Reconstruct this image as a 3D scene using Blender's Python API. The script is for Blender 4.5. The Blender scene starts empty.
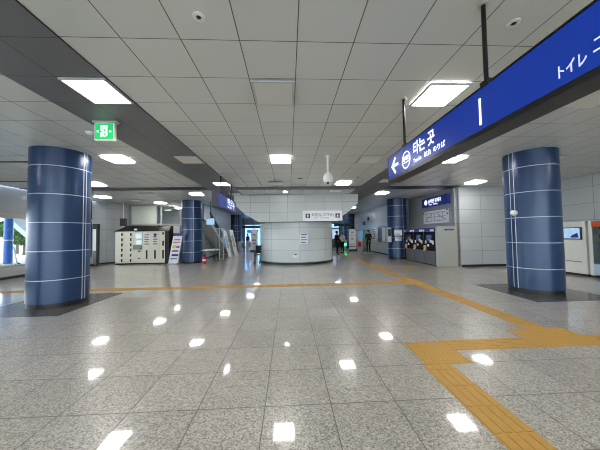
import bpy, bmesh, math, random
from mathutils import Vector, Matrix
random.seed(7)
SC = bpy.context.scene
COL = SC.collection
PI = math.pi
CEIL = 3.60

# ---------------------------------------------------------------- camera / view
def make_camera():
    yaw, pitch, roll, f = .046, .0365, -.0145, 250.
    cy, sy = math.cos(yaw), math.sin(yaw)
    fw = Vector((sy*math.cos(pitch), cy*math.cos(pitch), math.sin(pitch)))
    r = Vector((cy, -sy, 0)); u = r.cross(fw)
    r2 = r*math.cos(roll)+u*math.sin(roll); u2 = -r*math.sin(roll)+u*math.cos(roll)
    m = Matrix(((r2.x, u2.x, -fw.x, 0), (r2.y, u2.y, -fw.y, 0), (r2.z, u2.z, -fw.z, 1.56), (0, 0, 0, 1)))
    cd = bpy.data.cameras.new('camera'); cd.sensor_width = 36; cd.lens = 36*f/600; cd.clip_start = .05; cd.clip_end = 300
    c = bpy.data.objects.new('camera', cd); COL.objects.link(c); c.matrix_world = m
    SC.camera = c
make_camera()
vs = SC.view_settings
SC.display_settings.display_device = 'sRGB'
vs.view_transform = 'Standard'; vs.look = 'None'; vs.gamma = 1; vs.exposure = 2.36; vs.use_curve_mapping = False
try:
    SC.cycles.use_denoising = True; SC.cycles.pixel_filter_type = 'BLACKMAN_HARRIS'; SC.cycles.filter_width = 1.0
    SC.cycles.max_bounces = 8; SC.cycles.diffuse_bounces = 5; SC.cycles.glossy_bounces = 4; SC.cycles.transparent_max_bounces = 12
    SC.cycles.sample_clamp_indirect = 6
except Exception:
    pass

# ---------------------------------------------------------------- materials
def s2l(c):
    return tuple(((v/255)/12.92 if v/255 <= .04045 else ((v/255+.055)/1.055)**2.4) for v in c)
MATS = {}
def new_mat(name):
    m = bpy.data.materials.new(name); m.use_nodes = True
    nt = m.node_tree; b = nt.nodes['Principled BSDF']
    return m, nt, b
def N(nt, t, **k):
    n = nt.nodes.new(t)
    for a, v in k.items(): setattr(n, a, v)
    return n
def M(nt, op, a, b=None, c=None):
    n = nt.nodes.new('ShaderNodeMath'); n.operation = op
    for i, v in enumerate((a, b, c)):
        if v is None: continue
        if isinstance(v, (int, float)): n.inputs[i].default_value = v
        else: nt.links.new(v, n.inputs[i])
    return n.outputs[0]
def mixc(nt, fac, a, b):
    n = nt.nodes.new('ShaderNodeMix'); n.data_type = 'RGBA'
    for s, v in ((n.inputs[0], fac), (n.inputs[6], a), (n.inputs[7], b)):
        if isinstance(v, (int, float)): s.default_value = v
        elif isinstance(v, tuple): s.default_value = (*v, 1) if len(v) == 3 else v
        else: nt.links.new(v, s)
    return n.outputs[2]
def mat(name, col, rough=.5, metal=0, spec=.5, noise=.04, nscale=9, emit=None, es=0):
    """plain painted / metal surface with a slight procedural mottling"""
    if name in MATS: return MATS[name]
    m, nt, b = new_mat(name)
    c = s2l(col)
    tc = N(nt, 'ShaderNodeTexCoord'); nz = N(nt, 'ShaderNodeTexNoise'); nz.inputs['Scale'].default_value = nscale
    nt.links.new(tc.outputs['Object'], nz.inputs['Vector'])
    out = mixc(nt, nz.outputs['Fac'], tuple(v*(1-noise) for v in c), tuple(min(1, v*(1+noise)) for v in c))
    nt.links.new(out, b.inputs['Base Color'])
    b.inputs['Roughness'].default_value = rough; b.inputs['Metallic'].default_value = metal
    b.inputs['Specular IOR Level'].default_value = spec
    if emit:
        b.inputs['Emission Color'].default_value = (*s2l(emit), 1); b.inputs['Emission Strength'].default_value = es/4
    MATS[name] = m
    return m
def panel_mat(name, col, joint, axes, rough=.4, metal=0, spec=.5, tilevar=.03):
    """sheet panels with dark joints; axes: (coordinate, offset, pitch, joint width); 'a' = angle about the object's z axis (arc length for radius 1)"""
    m, nt, b = new_mat(name)
    c = s2l(col)
    tc = N(nt, 'ShaderNodeTexCoord'); sp = N(nt, 'ShaderNodeSeparateXYZ'); nt.links.new(tc.outputs['Object'], sp.inputs[0])
    co = {'x': sp.outputs[0], 'y': sp.outputs[1], 'z': sp.outputs[2]}
    mask = None; cells = []
    for a, off, pitch, w in axes:
        s = M(nt, 'ARCTAN2', co['y'], co['x']) if a == 'a' else co[a]
        t = M(nt, 'DIVIDE', M(nt, 'SUBTRACT', s, off), pitch)
        fr = M(nt, 'FRACT', M(nt, 'ADD', t, 1000.5))
        d = M(nt, 'ABSOLUTE', M(nt, 'SUBTRACT', fr, .5))
        k = M(nt, 'LESS_THAN', d, w/pitch/2)
        mask = k if mask is None else M(nt, 'MAXIMUM', mask, k)
        cells.append(M(nt, 'FLOOR', t))
    cb = N(nt, 'ShaderNodeCombineXYZ')
    for i, x in enumerate(cells[:3]): nt.links.new(x, cb.inputs[i])
    wn = N(nt, 'ShaderNodeTexWhiteNoise'); nt.links.new(cb.outputs[0], wn.inputs['Vector'])
    base = mixc(nt, wn.outputs['Value'], tuple(v*(1-tilevar) for v in c), tuple(min(1, v*(1+tilevar)) for v in c))
    out = mixc(nt, mask, base, s2l(joint))
    nt.links.new(out, b.inputs['Base Color'])
    b.inputs['Roughness'].default_value = rough; b.inputs['Metallic'].default_value = metal; b.inputs['Specular IOR Level'].default_value = spec
    MATS[name] = m
    return m
def floor_mat():
    m, nt, b = new_mat('speckled granite')
    tc = N(nt, 'ShaderNodeTexCoord'); sp = N(nt, 'ShaderNodeSeparateXYZ'); nt.links.new(tc.outputs['Object'], sp.inputs[0])
    mask = None; cells = []
    for o, off in ((sp.outputs[0], .368), (sp.outputs[1], 2.34)):
        t = M(nt, 'DIVIDE', M(nt, 'SUBTRACT', o, off), .602)
        fr = M(nt, 'FRACT', M(nt, 'ADD', t, 1000.5)); d = M(nt, 'ABSOLUTE', M(nt, 'SUBTRACT', fr, .5))
        k = M(nt, 'LESS_THAN', d, .0045/.602)
        mask = k if mask is None else M(nt, 'MAXIMUM', mask, k)
        cells.append(M(nt, 'FLOOR', t))
    cb = N(nt, 'ShaderNodeCombineXYZ'); nt.links.new(cells[0], cb.inputs[0]); nt.links.new(cells[1], cb.inputs[1])
    wn = N(nt, 'ShaderNodeTexWhiteNoise'); nt.links.new(cb.outputs[0], wn.inputs['Vector'])
    v1 = N(nt, 'ShaderNodeTexVoronoi'); v1.inputs['Scale'].default_value = 105; nt.links.new(tc.outputs['Object'], v1.inputs['Vector'])
    v2 = N(nt, 'ShaderNodeTexNoise'); v2.inputs['Scale'].default_value = 60; v2.inputs['Detail'].default_value = 3; nt.links.new(tc.outputs['Object'], v2.inputs['Vector'])
    sc = N(nt, 'ShaderNodeSeparateColor'); nt.links.new(v1.outputs['Color'], sc.inputs[0])
    r = N(nt, 'ShaderNodeValToRGB'); nt.links.new(sc.outputs[0], r.inputs[0])
    e = r.color_ramp.elements
    e[0].position = 0; e[0].color = (*s2l((112, 107, 101)), 1); e[1].position = 1; e[1].color = (*s2l((220, 216, 207)), 1)
    for p, c in ((.2, (146, 141, 133)), (.45, (176, 171, 162)), (.7, (194, 189, 179))):
        x = e.new(p); x.color = (*s2l(c), 1)
    c2 = mixc(nt, M(nt, 'MULTIPLY', v2.outputs['Fac'], .2), r.outputs[0], s2l((170, 165, 156)))
    tv = M(nt, 'ADD', M(nt, 'MULTIPLY', wn.outputs['Value'], .16), .90)
    mul = N(nt, 'ShaderNodeMix'); mul.data_type = 'RGBA'; mul.blend_type = 'MULTIPLY'; mul.inputs[0].default_value = 1
    nt.links.new(c2, mul.inputs[6])
    cc = N(nt, 'ShaderNodeCombineColor')
    for i in range(3): nt.links.new(tv, cc.inputs[i])
    nt.links.new(cc.outputs[0], mul.inputs[7])
    out = mixc(nt, mask, mul.outputs[2], s2l((108, 104, 99)))
    nt.links.new(out, b.inputs['Base Color'])
    nz = N(nt, 'ShaderNodeTexNoise'); nz.inputs['Scale'].default_value = 1.3; nt.links.new(tc.outputs['Object'], nz.inputs['Vector'])
    ro = M(nt, 'ADD', M(nt, 'MULTIPLY', nz.outputs['Fac'], .04), FLOOR_ROUGH)
    nt.links.new(ro, b.inputs['Coat Roughness']); b.inputs['Coat Weight'].default_value = .75
    b.inputs['Roughness'].default_value = .28; b.inputs['Specular IOR Level'].default_value = .45
    return m
FLOOR_ROUGH = .03
def emit_mat(name, col, s):
    m, nt, b = new_mat(name)
    b.inputs['Base Color'].default_value = (.8, .8, .8, 1)
    b.inputs['Emission Color'].default_value = (*s2l(col), 1); b.inputs['Emission Strength'].default_value = s
    MATS[name] = m
    return m
def glass_mat(name, tint=(240, 246, 246), gloss=.10):
    m, nt, b = new_mat(name); nt.nodes.remove(b)
    o = nt.nodes['Material Output']
    t = N(nt, 'ShaderNodeBsdfTransparent'); t.inputs[0].default_value = (*s2l(tint), 1)
    g = N(nt, 'ShaderNodeBsdfGlossy'); g.inputs['Roughness'].default_value = .03; g.inputs[0].default_value = (.9, .9, .9, 1)
    lw = N(nt, 'ShaderNodeLayerWeight'); lw.inputs[0].default_value = gloss*2.2
    mx = N(nt, 'ShaderNodeMixShader'); nt.links.new(lw.outputs['Fresnel'], mx.inputs[0])
    nt.links.new(t.outputs[0], mx.inputs[1]); nt.links.new(g.outputs[0], mx.inputs[2]); nt.links.new(mx.outputs[0], o.inputs[0])
    MATS[name] = m
    return m

FLOOR = floor_mat()
TX, TY = .605, .6366
CEILM = panel_mat('ceiling metal tiles', (206, 208, 205), (96, 96, 95), [('x', .116, TX, .011), ('y', 2.575, TY, .009)], rough=.26, metal=.0, spec=.5)
BANDM = panel_mat('dark ceiling tiles', (118, 117, 121), (60, 60, 60), [('x', .116, TX, .009), ('y', 2.575, TY, .007)], rough=.45, metal=.25, spec=.4)
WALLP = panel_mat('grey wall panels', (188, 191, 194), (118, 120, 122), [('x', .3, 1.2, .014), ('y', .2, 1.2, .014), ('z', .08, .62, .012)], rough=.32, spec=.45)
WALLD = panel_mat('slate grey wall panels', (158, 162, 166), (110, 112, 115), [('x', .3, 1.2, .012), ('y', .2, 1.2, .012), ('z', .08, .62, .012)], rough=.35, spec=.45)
DRUMM = panel_mat('drum wall panels', (200, 206, 209), (115, 118, 120), [('a', -PI/2+.06, .75, .006), ('z', .13, .585, .012)], rough=.34)
CURVM = panel_mat('curved wall panels', (160, 164, 168), (112, 115, 118), [('a', .1, .42, .008), ('z', .13, .62, .012)], rough=.34)
FASCM = panel_mat('fascia panels', (196, 200, 202), (110, 112, 114), [('x', -.03, .935, .013), ('z', 2.18, .51, .012)], rough=.36)
BLUE = mat('blue column panel', (27, 56, 96), rough=.3, metal=.15, spec=.6, noise=.03, nscale=2)
WHITE = mat('white paint', (226, 226, 222), rough=.4)
STRIP = mat('pale joint strip', (182, 192, 206), rough=.35)
BLACK = mat('black plastic', (22, 22, 24), rough=.4)
DARKM = mat('dark grey metal', (58, 58, 60), rough=.4, metal=.3)
RODM = mat('black rod', (28, 27, 28), rough=.3, metal=.4)
STEEL = mat('brushed steel', (190, 188, 180), rough=.35, metal=.4, noise=.08, nscale=30)
CREAM = mat('cream locker enamel', (222, 220, 204), rough=.4)
PAPER = mat('white paper', (232, 233, 236), rough=.7)
DGRAN = mat('dark granite', (84, 80, 78), rough=.22, noise=.3, nscale=120)
YEL = mat('yellow tactile tile', (188, 145, 68), rough=.5, noise=.1, nscale=40)
GREYP = mat('grey paint', (128, 130, 132), rough=.45)
LGREY = mat('light grey paint', (176, 178, 180), rough=.4)
SKIN = mat('skin', (206, 164, 140), rough=.55)
HAIR = mat('black hair', (24, 20, 19), rough=.5)
CLOTHB = mat('black cloth', (26, 26, 30), rough=.85)
CLOTHN = mat('navy cloth', (40, 44, 62), rough=.85)
CLOTHW = mat('pale cloth', (206, 196, 190), rough=.85)
CLOTHR = mat('maroon cloth', (120, 50, 52), rough=.85)
RED = mat('red enamel', (196, 30, 26), rough=.35)
ORANGE = mat('orange enamel', (210, 92, 40), rough=.35)
ORPALE = mat('tan panel', (222, 168, 110), rough=.45)
GREENINK = mat('green leaf', (70, 104, 44), rough=.7, noise=.4, nscale=6)
BARK = mat('bark', (92, 78, 64), rough=.9)
LIGHT = emit_mat('lit diffuser', (255, 251, 246), 7.0)
DOWN = emit_mat('downlight lens', (255, 252, 244), 9.0)
UNLIT = mat('unlit diffuser', (214, 212, 206), rough=.5)
SIGNB = mat('sign blue', (2, 38, 138), rough=.3, spec=.4, emit=(10, 60, 160), es=.3, noise=.02)
SIGNN = mat('sign navy', (16, 26, 96), rough=.3, emit=(16, 26, 110), es=.3)
LETTER = mat('lit white lettering', (240, 242, 250), rough=.4, emit=(214, 220, 250), es=1.1)
LETTERD = mat('dim white lettering', (225, 228, 240), rough=.4, emit=(190, 200, 240), es=.35)
SIGNW = mat('white sign face', (226, 226, 230), rough=.4, emit=(230, 232, 240), es=.12)
INK = mat('dark ink', (40, 42, 60), rough=.6)
INKB = mat('violet blue ink', (110, 108, 170), rough=.6)
INKM = mat('magenta ink', (206, 110, 160), rough=.6)
INKY = mat('yellow ink', (224, 200, 60), rough=.6)
INKO = mat('brown ink', (176, 120, 84), rough=.6)
PURP = mat('violet header', (52, 44, 130), rough=.5)
EXITG = mat('exit sign green', (20, 150, 80), rough=.4, emit=(30, 176, 96), es=.7)
EXITW = mat('exit sign white', (240, 250, 244), rough=.4, emit=(220, 255, 235), es=.8)
SCREEN = mat('lit screen', (165, 195, 222), rough=.2, emit=(150, 185, 220), es=.5, noise=.35, nscale=8)
SCREENW = mat('white lit screen', (170, 195, 215), rough=.2, emit=(190, 215, 240), es=.55, noise=.1)
SCREEND = mat('dim screen', (52, 46, 56), rough=.15, emit=(60, 50, 60), es=.2, noise=.5, nscale=14)
SCREENB = mat('blue lit screen', (40, 70, 170), rough=.2, emit=(50, 90, 220), es=.8)
GREENL = mat('green lamp', (40, 220, 110), rough=.4, emit=(50, 255, 130), es=5)
MAPF = mat('route map face', (236, 238, 242), rough=.4)
GLASS = glass_mat('clear glass')
GLASSB = glass_mat('blue tinted glass', (150, 185, 214))
FROST = mat('frosted film', (214, 222, 212), rough=.5)
TEAL = mat('pale teal film', (128, 172, 162), rough=.3)
PAVE = mat('concrete pavement', (196, 194, 190), rough=.9)
OUTB = mat('outdoor blue column', (60, 118, 205), rough=.4)
SOFF = mat('canopy soffit', (196, 198, 202), rough=.6)

# ---------------------------------------------------------------- mesh helper
class MB:
    def __init__(s): s.v = []; s.f = []
    def quad(s, pts):
        n = len(s.v); s.v += [tuple(p) for p in pts]; s.f.append(tuple(range(n, n+len(pts)))); return s
    def box(s, x0, x1, y0, y1, z0, z1):
        n = len(s.v)
        s.v += [(x0, y0, z0), (x1, y0, z0), (x1, y1, z0), (x0, y1, z0), (x0, y0, z1), (x1, y0, z1), (x1, y1, z1), (x0, y1, z1)]
        s.f += [tuple(n+i for i in f) for f in ((3, 2, 1, 0), (4, 5, 6, 7), (0, 1, 5, 4), (1, 2, 6, 5), (2, 3, 7, 6), (3, 0, 4, 7))]
        return s
    def rbox(s, x0, x1, y0, y1, z0, z1, r=.01, seg=2):
        bm = bmesh.new(); bmesh.ops.create_cube(bm, size=1)
        for v in bm.verts:
            v.co = Vector(((x0+x1)/2+v.co.x*(x1-x0), (y0+y1)/2+v.co.y*(y1-y0), (z0+z1)/2+v.co.z*(z1-z0)))
        bmesh.ops.bevel(bm, geom=bm.edges[:], offset=r, segments=seg, affect='EDGES', profile=.5)
        return s.bm(bm)
    def bm(s, bm):
        n = len(s.v); bm.verts.index_update()
        s.v += [tuple(v.co) for v in bm.verts]; s.f += [tuple(n+v.index for v in f.verts) for f in bm.faces]; bm.free(); return s
    def prism(s, poly, axis, a, b):
        """poly of 2D points extruded along an axis from a to b"""
        n = len(s.v); k = len(poly)
        def p(q, t):
            return {'x': (t, q[0], q[1]), 'y': (q[0], t, q[1]), 'z': (q[0], q[1], t)}[axis]
        s.v += [p(q, a) for q in poly]+[p(q, b) for q in poly]
        s.f += [tuple(range(n+k-1, n-1, -1)), tuple(range(n+k, n+2*k))]
        s.f += [(n+i, n+(i+1) % k, n+k+(i+1) % k, n+k+i) for i in range(k)]
        return s
    def tube(s, p0, p1, r0, r1=None, n=10):
        r1 = r0 if r1 is None else r1
        p0 = Vector(p0); p1 = Vector(p1); d = (p1-p0).normalized()
        a = d.cross(Vector((0, 0, 1)) if abs(d.z) < .9 else Vector((1, 0, 0))).normalized(); b = d.cross(a)
        k = len(s.v)
        for p, r in ((p0, r0), (p1, r1)):
            for i in range(n):
                t = 2*PI*i/n; s.v.append(tuple(p+a*(r*math.cos(t))+b*(r*math.sin(t))))
        s.f += [tuple(range(k+n-1, k-1, -1)), tuple(range(k+n, k+2*n))]
        s.f += [(k+i, k+(i+1) % n, k+n+(i+1) % n, k+n+i) for i in range(n)]
        return s
    def path(s, pts, r, n=8):
        for a, b in zip(pts, pts[1:]): s.tube(a, b, r, r, n)
        return s
    def lathe(s, cx, cy, prof, n=24, cap=True):
        k = len(s.v)
        for r, z in prof:
            for i in range(n):
                t = 2*PI*i/n; s.v.append((cx+r*math.cos(t), cy+r*math.sin(t), z))
        for j in range(len(prof)-1):
            s.f += [(k+j*n+i, k+j*n+(i+1) % n, k+(j+1)*n+(i+1) % n, k+(j+1)*n+i) for i in range(n)]
        if cap:
            s.f += [tuple(range(k+n-1, k-1, -1)), tuple(range(k+(len(prof)-1)*n, k+len(prof)*n))]
        return s
    def ring(s, c, axis, r0, r1, t, n=24):
        """flat annulus with thickness t about an axis vector"""
        ax = Vector(axis).normalized(); a = ax.cross(Vector((0, 0, 1)) if abs(ax.z) < .9 else Vector((1, 0, 0))).normalized(); b = ax.cross(a)
        c = Vector(c); k = len(s.v)
        for i in range(n):
            q = 2*PI*i/n; d = a*math.cos(q)+b*math.sin(q)
            for r, h in ((r0, 0), (r1, 0), (r1, t), (r0, t)): s.v.append(tuple(c+d*r+ax*h))
        for i in range(n):
            j = (i+1) % n
            for m in range(4): s.f.append((k+i*4+m, k+i*4+(m+1) % 4, k+j*4+(m+1) % 4, k+j*4+m))
        return s
    def ball(s, c, r, sx=1, sy=1, sz=1, u=14, v=10):
        bm = bmesh.new(); bmesh.ops.create_uvsphere(bm, u_segments=u, v_segments=v, radius=r)
        for w in bm.verts: w.co = Vector((c[0]+w.co.x*sx, c[1]+w.co.y*sy, c[2]+w.co.z*sz))
        return s.bm(bm)
    def xf(s, m):
        s.v = [tuple(m @ Vector(p)) for p in s.v]; return s
ROOT = {}
def rootloc(p):
    while p.parent: p = p.parent
    return ROOT.get(p.name, Vector())
def part(name, mb, m, parent=None, smooth=False, label=None, kind=None):
    """one mesh object; vertices are given in world coordinates and stored relative to the thing's base"""
    me = bpy.data.meshes.new(name)
    off = rootloc(parent) if parent else Vector()
    me.from_pydata([tuple(Vector(p)-off) for p in mb.v], [], mb.f); me.validate()
    bm = bmesh.new(); bm.from_mesh(me); bmesh.ops.recalc_face_normals(bm, faces=bm.faces[:]); bm.to_mesh(me); bm.free()
    me.materials.append(m)
    if smooth:
        for p in me.polygons: p.use_smooth = True
        try: me.set_sharp_from_angle(angle=math.radians(40))
        except Exception: pass
    o = bpy.data.objects.new(name, me); COL.objects.link(o)
    if parent: o.parent = parent
    if label: o['label'] = label
    if kind: o['kind'] = kind
    return o
def thing(name, label, cat, loc=(0, 0, 0), group=None):
    o = bpy.data.objects.new(name, None); COL.objects.link(o); o.location = loc; o.empty_display_size = .2
    ROOT[o.name] = Vector(loc); o['label'] = label; o['category'] = cat
    if group: o['group'] = group
    return o
def solo(name, mb, m, label, cat, base, group=None, smooth=False):
    """a thing that is a single mesh, origin at its base"""
    o = part(name, MB0(mb, base), m, None, smooth); o.location = base
    o['label'] = label; o['category'] = cat
    if group: o['group'] = group
    return o
def MB0(mb, base):
    b = Vector(base); mb.v = [tuple(Vector(p)-b) for p in mb.v]; return mb
def struct(name, mb, m, parent=None, smooth=False, base=None):
    if base is not None: MB0(mb, base)
    o = part(name, mb, m, parent, smooth)
    if base is not None: o.location = base
    if not parent: o['kind'] = 'structure'
    return o
def copy_tree(o, parent=None):
    c = o.copy(); COL.objects.link(c)
    if parent: c.parent = parent
    for ch in list(o.children): copy_tree(ch, c)
    return c
def text(body, size, origin, xa, up, m, parent, name='lettering', depth=.004, align='LEFT', bold=0.0, sx=1.0):
    cu = bpy.data.curves.new('lettering', 'FONT'); cu.body = body; cu.size = size; cu.align_x = align; cu.extrude = depth/2; cu.offset = bold
    cu.resolution_u = 3
    o = bpy.data.objects.new('lettering', cu); COL.objects.link(o)
    dg = bpy.context.evaluated_depsgraph_get(); dg.update()
    me = bpy.data.meshes.new_from_object(o.evaluated_get(dg))
    xa = Vector(xa).normalized(); up = Vector(up).normalized(); nz = xa.cross(up); og = Vector(origin)
    off = rootloc(parent)
    for v in me.vertices:
        p = og+xa*(v.co.x*sx)+up*v.co.y+nz*v.co.z - off
        v.co = p
    bpy.data.objects.remove(o); bpy.data.curves.remove(cu)
    me.materials.clear(); me.materials.append(m)
    t = bpy.data.objects.new(name, me); COL.objects.link(t); t.parent = parent
    return t

# ---------------------------------------------------------------- world (overcast daylight)
w = bpy.data.worlds.new('overcast sky'); SC.world = w; w.use_nodes = True
nt = w.node_tree; bg = nt.nodes['Background']
tc = N(nt, 'ShaderNodeTexCoord'); sp = N(nt, 'ShaderNodeSeparateXYZ'); nt.links.new(tc.outputs['Generated'], sp.inputs[0])
rp = N(nt, 'ShaderNodeValToRGB'); nt.links.new(sp.outputs[2], rp.inputs[0])
rp.color_ramp.elements[0].position = 0; rp.color_ramp.elements[0].color = (.93, .96, 1, 1)
rp.color_ramp.elements[1].position = .7; rp.color_ramp.elements[1].color = (.62, .78, 1, 1)
nt.links.new(rp.outputs[0], bg.inputs[0]); bg.inputs[1].default_value = 1.5

# ---------------------------------------------------------------- the shell
FX0, FX1, FY0, FY1 = -11.0, 11.15, -9.0, 34.0
struct('floor', MB().box(FX0, FX1, FY0, FY1, -.2, 0), FLOOR)
struct('ceiling', MB().box(FX0, FX1, FY0, FY1, CEIL, CEIL+.2), CEILM)
# dark tile strips of the ceiling
struct('trim_1', MB().box(.116-6*TX, .116-4*TX, FY0+.1, FY1-.1, CEIL-.012, CEIL-.0005), BANDM)
struct('trim_2', MB().box(.116+5*TX, .116+7*TX, FY0+.1, FY1-.1, CEIL-.012, CEIL-.0005), BANDM)
struct('trim_3', MB().box(FX0+.02, .116-6*TX-.002, 10.65, 11.3, CEIL-.014, CEIL-.0005).box(.116-4*TX+.002, .116+5*TX-.002, 10.65, 11.3, CEIL-.014, CEIL-.0005).box(.116+7*TX+.002, 7.6, 10.65, 11.3, CEIL-.014, CEIL-.0005), DARKM)
# right hand walls
struct('wall_right', MB().box(11.15, 11.35, FY0, 10.9, 0, CEIL), WALLP)
struct('wall_right_end', MB().box(7.7, 11.35, 10.9, 11.1, 0, CEIL), WALLP)
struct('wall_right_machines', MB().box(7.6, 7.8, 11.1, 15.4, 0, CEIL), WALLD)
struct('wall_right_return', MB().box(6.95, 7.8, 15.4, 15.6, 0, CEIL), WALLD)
struct('wall_right_far', MB().box(6.95, 7.15, 15.6, 34.0, 0, CEIL), WALLP)
struct('baseboard_right', MB().box(7.72, 11.13, 10.875, 10.9, 0, .09).box(11.12, 11.15, -8.9, 10.87, 0, .09), BLACK)
struct('baseboard_right_far', MB().box(6.925, 6.95, 15.65, 31.9, 0, .09), BLACK)
# unseen wall behind the viewpoint; its glazing is added to bring in frontal daylight
struct('wall_front', MB().box(FX0, 11.35, FY0-.2, FY0, 0, .4).box(FX0, 11.35, FY0-.2, FY0, 3.3, CEIL), WALLP)
wq = struct('added_window', MB().box(FX0, 11.35, FY0-.16, FY0-.04, .4, .46).box(FX0, 11.35, FY0-.16, FY0-.04, 3.22, 3.3), STEEL)
m_ = MB()
for k in range(12): m_.box(FX0+k*2.0, FX0+k*2.0+.1, FY0-.15, FY0-.05, .46, 3.22)
struct('window_frame', m_, DARKM, wq)
struct('window_pane', MB().box(FX0, 11.3, FY0-.105, FY0-.095, .46, 3.22), GLASS, wq)
# far end: big glazed wall
we = struct('wall_back', MB().box(-8, -5.6, 32, 32.2, 0, CEIL).box(-5.6, 6.95, 32, 32.2, 2.9, CEIL).box(6.6, 6.95, 32, 32.2, 0, 2.9).box(-.6, 1.4, 32, 32.2, 0, 2.9), WALLP)
wf = struct('window_1', MB().box(-5.6, -.6, 32.02, 32.12, 0, .1).box(-5.6, -.6, 32.02, 32.12, 2.82, 2.9).box(1.4, 6.6, 32.02, 32.12, 0, .1).box(1.4, 6.6, 32.02, 32.12, 2.82, 2.9), GREYP)
m_ = MB()
for x in (-5.57, -4.35, -3.1, -1.85, -.64, 1.44, 2.7, 4.0, 5.3, 6.56): m_.box(x-.04, x+.04, 32.02, 32.12, .1, 2.82)
struct('window_frame', m_, GREYP, wf)
struct('window_pane', MB().box(-5.6, -.6, 32.06, 32.07, .1, 2.82).box(1.4, 6.6, 32.06, 32.07, .1, 2.82), GLASSB, wf)
# left glazed front on a low wall
struct('wall_left', MB().box(-11.25, -10.75, -8.98, 14.5, 0, .40), LGREY)
struct('trim_4', MB().box(-10.77, -10.735, -8.95, 14.4, 0, .1), DARKM)
wl = struct('window_2', MB().box(-11.2, -11.05, -9.2, 14.5, .40, .48).box(-11.22, -11.02, -9.2, 14.5, 2.36, 2.56), STEEL)
m_ = MB()
for y in (-8.9, -6.2, -3.5, -.8, 1.9, 4.55, 7.1, 9.78, 12.3, 14.5): m_.box(-11.2, -11.04, y-.07, y+.07, .48, 2.36).box(-11.2, -11.04, y-.05, y+.05, 2.56, CEIL)
struct('window_frame', m_, DARKM, wl)
struct('window_pane', MB().box(-11.13, -11.12, -9.1, 14.45, .48, 2.36), GLASS, wl)
struct('window_spandrel', MB().box(-11.14, -11.11, -9.1, 14.45, 2.56, CEIL), mat('pale glossy spandrel', (176, 182, 190), rough=.12), wl)
# curved wall at the back left
m_ = MB(); n = 26; cx, cy, R0 = -11.9, 16.3, 1.75
pts = [(cx+R0*math.cos(a), cy+R0*math.sin(a)) for a in [math.radians(-92+92*i/n) for i in range(n+1)]]+[(cx+R0, 20.4)]
inner = [(p[0]-.02, p[1]) for p in pts]
pl = [(-12.3, 20.4), (-12.3, pts[0][1])]
struct('wall_left_curved', MB().prism(pl+pts, 'z', 0, CEIL), CURVM, smooth=True, base=(cx, cy, 0))
bpts = [(cx+(R0+.02)*math.cos(a), cy+(R0+.02)*math.sin(a)) for a in [math.radians(-92+92*i/n) for i in range(n+1)]]
struct('baseboard_left', MB().prism([(cx, cy)]+bpts, 'z', 0, .08), BLACK, smooth=False)
struct('wall_left_back', MB().box(-11.25, -5.8, 20.4, 20.6, 0, CEIL), WALLP)
struct('wall_left_far', MB().box(-5.8, -5.6, 16.9, 24.4, 0, CEIL).box(-6.6, -5.6, 24.4, 24.6, 0, CEIL).box(-6.6, -6.4, 24.6, 32.0, 0, CEIL), WALLP)
struct('baseboard_left_far', MB().box(-5.6, -5.575, 16.9, 24.4, 0, .09), BLACK)
# glass partition behind the lockers
wp = struct('window_3', MB().box(-10.12, -5.6, 16.48, 16.56, 0, .12).box(-10.12, -5.6, 16.46, 16.58, 2.28, 2.36).box(-10.12, -5.6, 16.46, 16.58, 3.5, 3.59), STEEL)
m_ = MB()
for x in (-10.08, -8.5, -8.2, -7.0, -5.65): m_.box(x-.035, x+.035, 16.48, 16.56, .12, 2.28).box(x-.035, x+.035, 16.48, 16.56, 2.36, 3.5)
struct('window_frame', m_, LGREY, wp)
struct('window_pane', MB().box(-10.08, -5.65, 16.515, 16.525, .12, 2.28).box(-10.08, -5.65, 16.515, 16.525, 2.36, 3.5), GLASS, wp)
struct('window_film', MB().box(-10.04, -8.54, 16.50, 16.508, 2.37, 3.49), FROST, wp)

# the toilet drum and its fascia
DX, DY, DR = .45, 14.92, 2.12
struct('wall_drum', MB().lathe(DX, DY, [(DR, .1), (DR, 2.3)], 72), DRUMM, smooth=True, base=(DX, DY, 0))
struct('baseboard_drum', MB().lathe(DX, DY, [(DR+.02, 0), (DR+.02, .10), (DR-.02, .12)], 72), BLACK)
hull = [(-2.75, CEIL-.015), (-2.72, 3.1), (-2.2, 2.62), (-1.5, 2.19), (2.4, 2.19), (2.95, 2.58), (3.58, 3.1), (3.62, CEIL-.015)]
struct('wall_fascia', MB().prism(hull, 'y', 12.72, 17.2), FASCM)
struct('trim_5', MB().prism([(-1.52, 2.165), (2.42, 2.165), (2.42, 2.2), (-1.52, 2.2)], 'y', 12.70, 12.74), DARKM)

# dark granite squares under the two nearest columns
struct('trim_6', MB().box(-6.6, -4.6, 5.25, 7.22, .0005, .003), DGRAN)
struct('trim_7', MB().box(5.42, 7.42, 5.27, 7.18, .0005, .003), DGRAN)

# ---------------------------------------------------------------- columns
def column(x, y, label, az, r=.56):
    t = thing('column', label, 'column', (x, y, 0), None)
    part('base_band', MB().lathe(x, y, [(r-.015, 0), (r-.015, .11)], 48), BLACK, t, True)
    part('shaft', MB().lathe(x, y, [(r, .11), (r, CEIL)], 64), BLUE, t, True)
    for k in range(5):
        z = .62+.64*k
        part('joint_ring', MB().ring((x, y, z-.009), (0, 0, 1), r-.01, r+.004, .018, 64), STRIP, t, True)
    for a in az:
        a = math.radians(a); c, s = math.cos(a), math.sin(a); wv = .009
        P = lambda q, h: (x+c*q-s*h, y+s*q+c*h)
        part('vertical_strip', MB().prism([P(r-.02, -wv), P(r+.005, -wv), P(r+.005, wv), P(r-.02, wv)], 'z', .11, CEIL), STRIP, t)
    return t
LC, RC = (-5.48, 6.27), (6.42, 6.3)
column(*LC, 'broad blue column at the left, standing on a dark granite square near the glazed front', (3, -5))
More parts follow.
